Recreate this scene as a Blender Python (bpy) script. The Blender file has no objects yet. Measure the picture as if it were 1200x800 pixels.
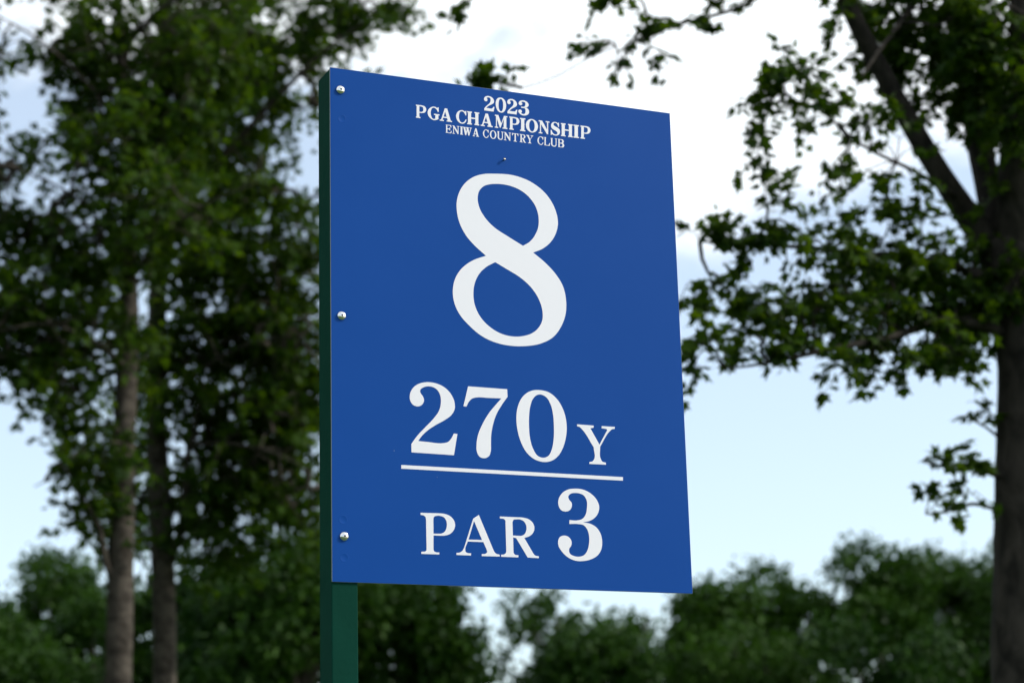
import bpy, bmesh, math, random
import numpy as np
from mathutils import Vector, Matrix

random.seed(7)
rng = np.random.default_rng(7)
SC = bpy.context.scene
COL = SC.collection

# ---------------------------------------------------------------- camera geometry
# the four corners of the sign panel, as measured, give the lens and the sign's pose
CTR = np.array([600.0, 400.0])
TL, TR, BR, BL = [np.array(p) - CTR for p in ((386.6, 78.8), (785.0, 132.8), (811.8, 695.2), (389.2, 681.2))]
def cross_pt(a, b, c, d):
    l1 = np.cross([*a, 1], [*b, 1]); l2 = np.cross([*c, 1], [*d, 1]); p = np.cross(l1, l2); return p[:2] / p[2]
VH = cross_pt(TL, TR, BL, BR)
VV = cross_pt(TL, BL, TR, BR)
F = math.sqrt(-(VH @ VV))
def unit(v):
    v = np.asarray(v, float); return v / np.linalg.norm(v)
c_right = unit([*VH, F]); c_up = unit([*VV, F])           # camera frame: x right, y down, z forward
if c_up[1] > 0: c_up = -c_up
w_z = c_up
w_y = unit(np.array([0, 0, 1.0]) - w_z * w_z[2])
w_x = np.cross(w_y, w_z)
M_CW = np.array([w_x, w_y, w_z])                          # camera frame -> world
CAM = np.array([0.0, 0.0, 1.5])
def ray(px, py):
    return M_CW @ np.array([px - 600.0, py - 400.0, F])
def P(px, py, dist):
    r = ray(px, py); return CAM + r * (dist / r[1])
def project(p):
    q = (np.asarray(p) - CAM) @ M_CW
    return q[..., 0] / q[..., 2] * F + 600, q[..., 1] / q[..., 2] * F + 400

cam = bpy.data.cameras.new('camera'); camo = bpy.data.objects.new('camera', cam); COL.objects.link(camo)
SC.camera = camo
cam.sensor_width = 36.0; cam.lens = 36.0 * F / 1200.0; cam.clip_end = 5000; cam.clip_start = 0.05
R = Matrix([list(M_CW @ np.array([1, 0, 0])), list(M_CW @ np.array([0, -1, 0])), list(M_CW @ np.array([0, 0, -1]))]).transposed()
camo.matrix_world = Matrix.Translation(CAM.tolist()) @ R.to_4x4()

PANEL_H = 0.90
Z0 = 3.62                                                  # provisional depth of the panel's top left corner
def depth_scale():
    a = np.array([*TL, F]); b = np.array([*BL, F])         # a*s - b*t = H * up
    A = np.stack([a, -b], 1); s, t = np.linalg.lstsq(A, PANEL_H * c_up, rcond=None)[0]; return s
S_TL = depth_scale()
p_tl = CAM + M_CW @ (np.array([*TL, F]) * S_TL)
r_w = M_CW @ c_right; u_w = np.array([0, 0, 1.0])
r_w = unit(r_w - u_w * (r_w @ u_w)); n_w = np.cross(r_w, u_w)   # outward normal, towards the viewer
def on_panel(px, py, off=0.0):
    """image point -> (x along the panel from its left edge, y down from the top)"""
    r = ray(px, py); t = ((p_tl - CAM) @ n_w + off) / (r @ n_w); q = CAM + r * t - p_tl
    return q @ r_w, q @ u_w
PANEL_W = 0.5 * (on_panel(785.0, 132.8)[0] + on_panel(811.8, 695.2)[0])
print('lens', cam.lens, 'panel W', PANEL_W, 'tl', p_tl, 'S', S_TL * F, 'n', n_w, 'checks', on_panel(389.2, 681.2), on_panel(785.0, 132.8), on_panel(811.8, 695.2))
cam.dof.use_dof = True
cam.dof.focus_distance = float(((p_tl + r_w * PANEL_W * .5 - u_w * .45) - CAM) @ (M_CW @ np.array([0, 0, 1.0])))
cam.dof.aperture_fstop = 4.9
cam.dof.aperture_blades = 0

# ---------------------------------------------------------------- sky, sun, exposure
SUN = unit([0.83, -0.08, 0.60])
sun_el = math.asin(SUN[2]); sun_az = math.atan2(SUN[0], SUN[1])    # clockwise from +Y
SC.view_settings.view_transform = 'Standard'; SC.view_settings.look = 'None'
SC.view_settings.exposure = 0.0; SC.view_settings.gamma = 1.0
SC.cycles.use_denoising = True
SC.cycles.max_bounces = 8; SC.cycles.diffuse_bounces = 3; SC.cycles.glossy_bounces = 3; SC.cycles.transmission_bounces = 3
SC.cycles.caustics_reflective = False; SC.cycles.caustics_refractive = False
W = bpy.data.worlds.new('World'); SC.world = W; W.use_nodes = True
wn, wl = W.node_tree.nodes, W.node_tree.links
for n in list(wn): wn.remove(n)
def N(t, nodes, **k):
    n = nodes.new(t)
    for a, b in k.items(): setattr(n, a, b)
    return n
wo = N('ShaderNodeOutputWorld', wn); bg = N('ShaderNodeBackground', wn)
sky = N('ShaderNodeTexSky', wn, sky_type='NISHITA')
sky.sun_disc = False; sky.sun_elevation = sun_el; sky.sun_rotation = sun_az
sky.altitude = 100; sky.air_density = 1.0; sky.dust_density = 1.2; sky.ozone_density = 2.0
gain = N('ShaderNodeVectorMath', wn, operation='MULTIPLY'); gain.inputs[1].default_value = (1.50, 1.52, 1.46)
tc = N('ShaderNodeTexCoord', wn)
mp = N('ShaderNodeMapping', wn); mp.inputs['Scale'].default_value = (1.0, 1.0, 1.5); mp.inputs['Location'].default_value = (0.0, 0.0, 0.0)
nz = N('ShaderNodeTexNoise', wn); nz.inputs['Scale'].default_value = 4.6; nz.inputs['Detail'].default_value = 8; nz.inputs['Roughness'].default_value = 0.55; nz.inputs['Distortion'].default_value = 0.3
# clouds thicken above about 12 degrees
sep = N('ShaderNodeSeparateXYZ', wn)
mr = N('ShaderNodeMapRange', wn); mr.inputs['From Min'].default_value = 0.25; mr.inputs['From Max'].default_value = 0.40
mr.inputs['To Min'].default_value = -0.26; mr.inputs['To Max'].default_value = -0.01; mr.clamp = True
addn = N('ShaderNodeMath', wn, operation='ADD')
cr = N('ShaderNodeMapRange', wn, interpolation_type='SMOOTHSTEP'); cr.inputs['From Min'].default_value = 0.42; cr.inputs['From Max'].default_value = 0.53
cr.inputs['To Min'].default_value = 0.30; cr.inputs['To Max'].default_value = 0.93
mix = N('ShaderNodeMix', wn, data_type='RGBA')
mix.inputs[7].default_value = (8.5, 8.9, 9.1, 1)
wl.new(tc.outputs['Generated'], mp.inputs['Vector']); wl.new(mp.outputs[0], nz.inputs['Vector'])
wl.new(tc.outputs['Generated'], sep.inputs[0]); wl.new(sep.outputs[2], mr.inputs['Value'])
wl.new(nz.outputs[0], addn.inputs[0]); wl.new(mr.outputs[0], addn.inputs[1]); wl.new(addn.outputs[0], cr.inputs['Value'])
wl.new(sky.outputs[0], gain.inputs[0]); wl.new(gain.outputs[0], mix.inputs[6]); wl.new(cr.outputs[0], mix.inputs[0])
wl.new(mix.outputs[2], bg.inputs['Color']); bg.inputs['Strength'].default_value = 0.15
wl.new(bg.outputs[0], wo.inputs[0])
sl = bpy.data.lights.new('sun', 'SUN'); sl.energy = 3.0; sl.angle = math.radians(0.6); sl.color = (1.0, 0.96, 0.90)
slo = bpy.data.objects.new('sun', sl); COL.objects.link(slo)
slo.rotation_euler = Vector(SUN.tolist()).to_track_quat('Z', 'Y').to_euler(); slo.location = (6, -3, 8)

# ---------------------------------------------------------------- materials
def new_mat(name):
    m = bpy.data.materials.new(name); m.use_nodes = True
    n, l = m.node_tree.nodes, m.node_tree.links
    b = n['Principled BSDF']; return m, n, l, b
def paint(name, col, rough, spec=0.5, var=0.06, bump=0.02, scale=60):
    m, n, l, b = new_mat(name)
    b.inputs['Roughness'].default_value = rough; b.inputs['Specular IOR Level'].default_value = spec
    t = N('ShaderNodeTexCoord', n); z = N('ShaderNodeTexNoise', n); z.inputs['Scale'].default_value = scale; z.inputs['Detail'].default_value = 6
    l.new(t.outputs['Object'], z.inputs['Vector'])
    h = N('ShaderNodeMix', n, data_type='RGBA')
    h.inputs[6].default_value = (*[c * (1 - var) for c in col], 1); h.inputs[7].default_value = (*[min(1, c * (1 + var)) for c in col], 1)
    l.new(z.outputs[0], h.inputs[0]); l.new(h.outputs[2], b.inputs['Base Color'])
    z2 = N('ShaderNodeTexNoise', n); z2.inputs['Scale'].default_value = scale * 6; z2.inputs['Detail'].default_value = 3
    l.new(t.outputs['Object'], z2.inputs['Vector'])
    bp = N('ShaderNodeBump', n); bp.inputs['Strength'].default_value = bump; bp.inputs['Distance'].default_value = 0.002
    l.new(z2.outputs[0], bp.inputs['Height']); l.new(bp.outputs[0], b.inputs['Normal'])
    return m
def panel_material():
    m, n, l, b = new_mat('blue_film')
    b.inputs['Roughness'].default_value = 0.4; b.inputs['Specular IOR Level'].default_value = 0.09
    t = N('ShaderNodeTexCoord', n)
    z = N('ShaderNodeTexNoise', n); z.inputs['Scale'].default_value = 3.0; z.inputs['Detail'].default_value = 8; z.inputs['Roughness'].default_value = .65
    l.new(t.outputs['Object'], z.inputs['Vector'])
    h = N('ShaderNodeMix', n, data_type='RGBA'); h.inputs[6].default_value = (0.0028, 0.055, 0.270, 1); h.inputs[7].default_value = (0.0040, 0.064, 0.305, 1)
    l.new(z.outputs[0], h.inputs[0])
    # sparse pale dust specks
    v = N('ShaderNodeTexVoronoi', n); v.inputs['Scale'].default_value = 26; l.new(t.outputs['Object'], v.inputs['Vector'])
    lt = N('ShaderNodeMath', n, operation='LESS_THAN'); lt.inputs[1].default_value = 0.018; l.new(v.outputs['Distance'], lt.inputs[0])
    sp = N('ShaderNodeSeparateColor', n); l.new(v.outputs['Color'], sp.inputs[0])
    gt = N('ShaderNodeMath', n, operation='GREATER_THAN'); gt.inputs[1].default_value = 0.86; l.new(sp.outputs[0], gt.inputs[0])
    mu = N('ShaderNodeMath', n, operation='MULTIPLY'); l.new(lt.outputs[0], mu.inputs[0]); l.new(gt.outputs[0], mu.inputs[1])
    mu2 = N('ShaderNodeMath', n, operation='MULTIPLY'); l.new(mu.outputs[0], mu2.inputs[0]); mu2.inputs[1].default_value = .5
    h2 = N('ShaderNodeMix', n, data_type='RGBA'); l.new(mu2.outputs[0], h2.inputs[0]); l.new(h.outputs[2], h2.inputs[6]); h2.inputs[7].default_value = (.5, .55, .6, 1)
    l.new(h2.outputs[2], b.inputs['Base Color'])
    rz = N('ShaderNodeMapRange', n); rz.inputs['To Min'].default_value = .34; rz.inputs['To Max'].default_value = .48
    l.new(z.outputs[0], rz.inputs['Value']); l.new(rz.outputs[0], b.inputs['Roughness'])
    z2 = N('ShaderNodeTexNoise', n); z2.inputs['Scale'].default_value = 420; z2.inputs['Detail'].default_value = 2; l.new(t.outputs['Object'], z2.inputs['Vector'])
    bp = N('ShaderNodeBump', n); bp.inputs['Strength'].default_value = 0.10; bp.inputs['Distance'].default_value = 0.0006
    l.new(z2.outputs[0], bp.inputs['Height'])
    z3 = N('ShaderNodeTexNoise', n); z3.inputs['Scale'].default_value = 2.2; l.new(t.outputs['Object'], z3.inputs['Vector'])
    b2 = N('ShaderNodeBump', n); b2.inputs['Strength'].default_value = 0.25; b2.inputs['Distance'].default_value = 0.01
    l.new(z3.outputs[0], b2.inputs['Height']); l.new(bp.outputs[0], b2.inputs['Normal']); l.new(b2.outputs[0], b.inputs['Normal'])
    return m
def metal(name, col, rough):
    m, n, l, b = new_mat(name); b.inputs['Metallic'].default_value = 1; b.inputs['Base Color'].default_value = (*col, 1); b.inputs['Roughness'].default_value = rough
    return m
def bark(name, c0, c1, scale, band=1.0):
    m, n, l, b = new_mat(name)
    b.inputs['Roughness'].default_value = 0.9; b.inputs['Specular IOR Level'].default_value = 0.15
    t = N('ShaderNodeTexCoord', n); mp_ = N('ShaderNodeMapping', n); mp_.inputs['Scale'].default_value = (1, 1, band); l.new(t.outputs['Object'], mp_.inputs[0])
    z = N('ShaderNodeTexNoise', n); z.inputs['Scale'].default_value = scale; z.inputs['Detail'].default_value = 9; z.inputs['Roughness'].default_value = .65; z.inputs['Distortion'].default_value = .6
    l.new(mp_.outputs[0], z.inputs['Vector'])
    r = N('ShaderNodeMapRange', n); r.inputs['From Min'].default_value = .36; r.inputs['From Max'].default_value = .66; l.new(z.outputs[0], r.inputs['Value'])
    h = N('ShaderNodeMix', n, data_type='RGBA'); h.inputs[6].default_value = (*c0, 1); h.inputs[7].default_value = (*c1, 1)
    l.new(r.outputs[0], h.inputs[0]); l.new(h.outputs[2], b.inputs['Base Color'])
    bp = N('ShaderNodeBump', n); bp.inputs['Strength'].default_value = 0.7; bp.inputs['Distance'].default_value = 0.02
    l.new(z.outputs[0], bp.inputs['Height']); l.new(bp.outputs[0], b.inputs['Normal'])
    return m
def leafmat(name, dark, light, trans, tw=0.35):
    m, n, l, b = new_mat(name)
    at = N('ShaderNodeAttribute', n, attribute_name='tint'); oi = N('ShaderNodeObjectInfo', n)
    ad = N('ShaderNodeMath', n, operation='ADD'); l.new(at.outputs['Fac'], ad.inputs[0])
    ml = N('ShaderNodeMath', n, operation='MULTIPLY'); ml.inputs[1].default_value = .25; l.new(oi.outputs['Random'], ml.inputs[0]); l.new(ml.outputs[0], ad.inputs[1])
    h = N('ShaderNodeMix', n, data_type='RGBA'); h.inputs[6].default_value = (*dark, 1); h.inputs[7].default_value = (*light, 1); l.new(ad.outputs[0], h.inputs[0])
    l.new(h.outputs[2], b.inputs['Base Color']); b.inputs['Roughness'].default_value = .55; b.inputs['Specular IOR Level'].default_value = .14
    tr = N('ShaderNodeBsdfTranslucent', n)
    h2 = N('ShaderNodeMix', n, data_type='RGBA', blend_type='MULTIPLY'); h2.inputs[0].default_value = 1; h2.inputs[7].default_value = (*trans, 1); l.new(h.outputs[2], h2.inputs[6])
    l.new(h2.outputs[2], tr.inputs[0])
    ms = N('ShaderNodeMixShader', n); ms.inputs[0].default_value = tw; l.new(b.outputs[0], ms.inputs[1]); l.new(tr.outputs[0], ms.inputs[2])
    l.new(ms.outputs[0], n['Material Output'].inputs['Surface'])
    return m
M = {}
M['blue'] = panel_material()
M['white'] = paint('white_film', (0.81, 0.79, 0.83), 0.45, var=.012, bump=.03)
M['edge'] = paint('panel_edge', (0.24, 0.27, 0.27), 0.6, var=.1)
M['green'] = paint('green_gloss_paint', (0.004, 0.042, 0.028), 0.65, spec=.03, var=.22, bump=.25, scale=14)
M['steel'] = metal('screw_steel', (0.80, 0.79, 0.76), 0.16)
M['socket'] = paint('socket_shade_black', (0.015, 0.015, 0.015), 0.7)  # near-black plug colour stands in for the shade inside the screw socket
M['nail'] = metal('nail_metal', (0.5, 0.45, 0.36), 0.3)
M['bark_l'] = bark('grey_brown_bark', (0.022, 0.018, 0.014), (0.100, 0.084, 0.068), 10, 1.3)
M['bark_r'] = bark('dark_bark', (0.010, 0.009, 0.007), (0.045, 0.038, 0.031), 14, .45)
M['bark_far'] = bark('far_bark', (0.03, 0.026, 0.02), (0.09, 0.08, 0.065), 4, .5)
M['leaf_r'] = leafmat('maple_leaf', (0.008, 0.028, 0.0025), (0.048, 0.096, 0.004), (2.0, 1.75, .5), .45)
M['leaf_l'] = leafmat('left_leaf', (0.008, 0.030, 0.0025), (0.050, 0.102, 0.006), (2.0, 1.75, .5), .45)
M['leaf_far'] = leafmat('far_leaf', (0.0060, 0.026, 0.0025), (0.032, 0.078, 0.005), (1.1, 1.2, .6), .25)

# ---------------------------------------------------------------- object helpers
def link(o, parent=None, **props):
    COL.objects.link(o)
    if parent is not None: o.parent = parent
    for k, v in props.items():
        if v is not None: o[k] = v
    return o
def empty(name, loc, label, cat, group=None, mat=None):
    o = bpy.data.objects.new(name, None); o.empty_display_size = .2
    if mat is not None: o.matrix_world = mat
    else: o.location = tuple(float(c) for c in loc)
    return link(o, None, label=label, category=cat, group=group)
def bm_obj(name, bm, mat, parent=None, smooth=False, **props):
    me = bpy.data.meshes.new(name); bm.to_mesh(me); bm.free(); me.materials.append(mat)
    if smooth: me.polygons.foreach_set('use_smooth', [True] * len(me.polygons))
    return link(bpy.data.objects.new(name, me), parent, **props)
def fast_mesh(name, V, Fc, mat, tint=None, smooth=False):
    """V (n,3); Fc (m,3) triangles"""
    me = bpy.data.meshes.new(name); me.vertices.add(len(V)); me.vertices.foreach_set('co', np.ascontiguousarray(V, np.float32).ravel())
    me.loops.add(Fc.size); me.loops.foreach_set('vertex_index', np.ascontiguousarray(Fc, np.int32).ravel())
    me.polygons.add(len(Fc)); me.polygons.foreach_set('loop_start', np.arange(0, Fc.size, Fc.shape[1], dtype=np.int32))
    me.update(calc_edges=True)
    if smooth: me.polygons.foreach_set('use_smooth', np.ones(len(Fc), bool))
    if tint is not None:
        a = me.attributes.new('tint', 'FLOAT', 'POINT'); a.data.foreach_set('value', tint.astype(np.float32))
    me.materials.append(mat); return me

# ---------------------------------------------------------------- tee sign
rm = Matrix(((r_w[0], 0, n_w[0]), (r_w[1], 0, n_w[1]), (0, 1, 0))).to_4x4()     # local x right, y up, z out of the face
POST_W, POST_D, PT = 0.050, 0.062, 0.003
o_w = p_tl - n_w * PT                                                        # top left corner of the panel's back
base = np.array([o_w[0], o_w[1], 0.0])
mw = Matrix.Translation(base.tolist()) @ rm
sign = empty('hole_sign', base, 'blue golf hole sign reading 8, 270Y, PAR 3 on a green post', 'sign', mat=mw)
HT = float(p_tl[2])                                                         # height of the top edge
def box(x0, x1, y0, y1, z0, z1, bev=0.0, seg=2):
    bm = bmesh.new(); bmesh.ops.create_cube(bm, size=1)
    bmesh.ops.scale(bm, vec=(x1 - x0, y1 - y0, z1 - z0), verts=bm.verts)
    bmesh.ops.translate(bm, vec=((x0 + x1) / 2, (y0 + y1) / 2, (z0 + z1) / 2), verts=bm.verts)
    if bev: bmesh.ops.bevel(bm, geom=bm.edges[:], offset=bev, segments=seg, affect='EDGES', profile=.5)
    return bm
POST_W = on_panel(419.2, 690)[0] * 1.0 + 0.0015
bm_obj('post', box(0.0002, POST_W, -0.4, HT - 0.001, -POST_D, -0.0004, .0022, 3), M['green'], sign, label='dark green square post')
# panel: a thin sheet, blue on its face, pale composite at its edges
bm = box(0, PANEL_W, HT - PANEL_H, HT, 0, PT, .00035, 1)
pan = bm_obj('panel', bm, M['blue'], sign, label='blue rectangular sign panel')
pan.data.materials.append(M['edge'])
for p in pan.data.polygons:
    if abs(p.normal.z) < .9: p.material_index = 1

def smooth_path(pts, k=6):
    """pts: (x, y) smooth, (x, y, 1) corner; returns a closed polyline"""
    n = len(pts); P_ = [np.array(p[:2], float) for p in pts]; C_ = [len(p) > 2 for p in pts]; out = []
    for i in range(n):
        p1, p2 = P_[i], P_[(i + 1) % n]
        p0 = P_[i - 1] if not C_[i] else p1; p3 = P_[(i + 2) % n] if not C_[(i + 1) % n] else p2
        if C_[i] and C_[(i + 1) % n]: out.append(p1); continue
        # centripetal-ish tangents
        d = np.linalg.norm(p2 - p1) + 1e-9
        def tan(a, b, c):
            da, dc = np.linalg.norm(b - a), np.linalg.norm(c - b)
            if da < 1e-6: return (c - b) / (dc + 1e-9)
            if dc < 1e-6: return (b - a) / da
            return unit((b - a) / da * dc + (c - b) / dc * da + 1e-9)
        t1, t2 = tan(p0, p1, p2) * d, tan(p1, p2, p3) * d
        for s in np.arange(k) / k:
            out.append((2 * s**3 - 3 * s**2 + 1) * p1 + (s**3 - 2 * s**2 + s) * t1 + (-2 * s**3 + 3 * s**2) * p2 + (s**3 - s**2) * t2)
    return out
def glyph_object(name, contours, label, z=PT, offset=0.0, thick=0.00025):
    """contours: closed polylines in sign coordinates (metres)"""
    cu = bpy.data.curves.new(name, 'CURVE'); cu.dimensions = '2D'; cu.fill_mode = 'BOTH'; cu.extrude = thick / 2; cu.offset = offset
    for c in contours:
        s = cu.splines.new('POLY'); s.points.add(len(c) - 1)
        for q, v in zip(s.points, c): q.co = (v[0], v[1], 0, 1)
        s.use_cyclic_u = True
    tmp = bpy.data.objects.new(name, cu); COL.objects.link(tmp)
    dg = bpy.context.evaluated_depsgraph_get(); me = bpy.data.meshes.new_from_object(tmp.evaluated_get(dg))
    bpy.data.objects.remove(tmp); bpy.data.curves.remove(cu)
    me.name = name; me.materials.clear(); me.materials.append(M['white'])
    for v in me.vertices: v.co.z += z + thick / 2 + 0.00002
    return link(bpy.data.objects.new(name, me), sign, label=label)
def to_sign(pts, ox, oy, sc):
    out = []
    for p in pts:
        x, y = on_panel(ox + p[0] / sc, oy + p[1] / sc); out.append((x, HT + y, 1) if len(p) > 2 else (x, HT + y))
    return out
G8 = [[(255,76),(330,83),(400,112),(450,155),(482,210),(492,260),(484,300),(462,335),(432,358),(399,371,1),(440,405),(480,447),(510,495),(523,555),(520,605),(503,650),(475,687),(430,711),(375,721),(325,721),(268,711),(210,686),(160,645),(120,597),(102,553),(98,512),(107,468),(132,430),(170,402),(222,383,1),(183,348),(148,308),(124,262),(113,215),(113,178),(122,145),(145,110),(180,86),(215,77)],
      [(265,114),(312,121),(352,138),(387,167),(411,205),(420,245),(417,280),(405,308),(387,330),(361,346,1),(302,309),(255,278),(220,242),(198,204),(191,168),(197,140),(215,122),(240,115)],
      [(257,407,1),(300,433),(350,464),(390,500),(420,545),(434,590),(434,622),(420,652),(395,673),(360,684),(320,685),(280,675),(235,648),(200,610),(180,566),(175,522),(182,480),(200,447),(225,424)]]
G2 = [[(96,640,1),(150,565),(230,480),(310,395),(355,330),(372,260),(368,190),(340,135),(298,107),(250,100),(205,112),(178,140),(184,165),(205,195),(214,235),(198,270),(158,288),(115,275),(88,240),(81,190),(95,140),(140,90),(200,66),(270,62),(345,78),(420,120),(475,185),(503,265),(500,320),(470,370),(410,415),(320,465),(240,520),(190,570),(160,612,1),(250,621),(400,631),(440,620),(467,593),(495,542,1),(528,546,1),(495,745,1),(98,718,1)]]
G7 = [[(68,20,1),(434,47,1),(438,118,1),(390,185),(330,290),(300,385),(284,480),(282,560),(280,630),(262,675),(220,693),(175,678),(150,630),(147,570),(160,480),(205,370),(270,262),(330,190),(380,133,1),(250,128),(150,124),(105,135),(75,165),(52,210,1),(24,206,1)]]
G0 = [[(215,46),(290,65),(350,115),(400,200),(425,300),(423,400),(400,490),(360,560),(310,597),(250,607),(180,588),(120,540),(75,465),(45,370),(34,270),(45,175),(80,102),(130,60),(172,47)],
      [(218,80),(265,100),(300,155),(320,235),(327,330),(325,430),(310,510),(285,558),(240,574),(200,558),(165,505),(142,430),(133,340),(133,250),(143,170),(165,112),(190,87)]]
GY = [[(508,313,1),(638,323,1),(637,339,1),(612,344,1),(683,472,1),(744,358,1),(738,350,1),(699,343,1),(701,327,1),(803,333,1),(801,349,1),(780,352),(765,365),(688,488,1),(693,583),(705,603),(733,612,1),(733,628,1),(604,622,1),(605,607,1),(628,602),(640,588),(638,493,1),(545,350),(530,335),(508,328,1)]]
GP = [[(137,112,1),(350,117,1),(430,124),(500,150),(550,200),(568,270),(550,330),(505,375),(440,396),(390,398,1),(298,395,1),(298,560,1),(305,590),(325,603),(372,607,1),(370,632,1),(146,624,1),(147,598,1),(190,595),(210,580),(212,560,1),(205,200,1),(198,165),(175,145),(137,138,1)],
      [(298,372,1),(296,200,1),(303,165),(335,150),(380,150),(430,170),(462,225),(462,290),(440,345),(400,370),(360,374,1)]]
GA = [[(865,138,1),(1053,590,1),(1075,618),(1125,635,1),(1125,658,1),(901,652,1),(901,627,1),(950,622),(968,605),(958,560,1),(922,478,1),(727,470,1),(695,570),(700,598),(720,612),(768,618,1),(766,645,1),(585,638,1),(586,612,1),(625,608),(655,590),(680,550,1),(795,185,1)],
      [(805,215,1),(905,452,1),(735,446,1)]]
GR = [[(275,158,1),(480,167,1),(570,173),(640,195),(690,245),(706,310),(690,360),(650,400),(580,425,1),(690,615,1),(712,642),(762,655,1),(760,678,1),(622,670,1),(478,428,1),(440,420,1),(445,610,1),(460,632),(507,642,1),(505,668,1),(290,660,1),(290,635,1),(330,630),(350,610),(355,590,1),(345,250,1),(340,205),(320,188),(275,183,1)],
      [(437,395,1),(432,230,1),(445,200),(480,194),(530,196),(575,220),(605,275),(605,330),(585,375),(550,398),(500,399,1)]]
G3 = [[(218,352,1),(290,355),(340,340),(370,300),(382,240),(380,170),(350,120),(310,102),(270,98),(225,108),(207,135),(215,160),(238,190),(240,225),(220,260),(180,272),(140,258),(116,215),(116,160),(145,105),(200,68),(270,58),(350,68),(420,105),(475,165),(497,230),(485,290),(450,335),(400,362),(345,373,1),(410,385),(470,420),(510,480),(525,560),(515,630),(480,685),(430,715),(350,735),(280,733),(210,705),(150,650),(115,590),(112,550),(125,515),(165,497),(210,510),(238,555),(235,590),(215,625),(222,665),(260,688),(310,695),(355,680),(385,640),(402,570),(402,500),(385,440),(350,400),(300,389),(217,388,1)]]
SRC = {'8': (G8, 500, 180, 3.2), '2': (G2, 470, 440, 8), '7': (G7, 540, 450, 8), '0': (G0, 600, 450, 6.6667), 'Y': (GY, 600, 450, 6.6667),
       'P': (GP, 480, 590, 10.6667), 'A': (GA, 480, 590, 10.6667), 'R': (GR, 560, 590, 10.6667), '3': (G3, 640, 565, 8)}
UNIT = {}
for ch, (g, ox, oy, sc) in SRC.items():
    cs = [smooth_path(to_sign(c, ox, oy, sc)) for c in g]
    kind = 'numeral' if ch.isdigit() else 'letter'
    glyph_object(kind, cs, 'large white %s %s' % (kind, ch))
    allp = np.concatenate([np.array(c) for c in cs]); mn, mx = allp.min(0), allp.max(0)
    UNIT[ch] = [[tuple((q - mn) / (mx - mn) * 100) for q in c] for c in cs]
glyph_object('rule_line', [smooth_path(to_sign([(470.2, 544.5, 1), (729.9, 558.7, 1), (729.9, 562.9, 1), (470.2, 548.8, 1)], 0, 0, 1))], 'thin white line above PAR 3')

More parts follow.
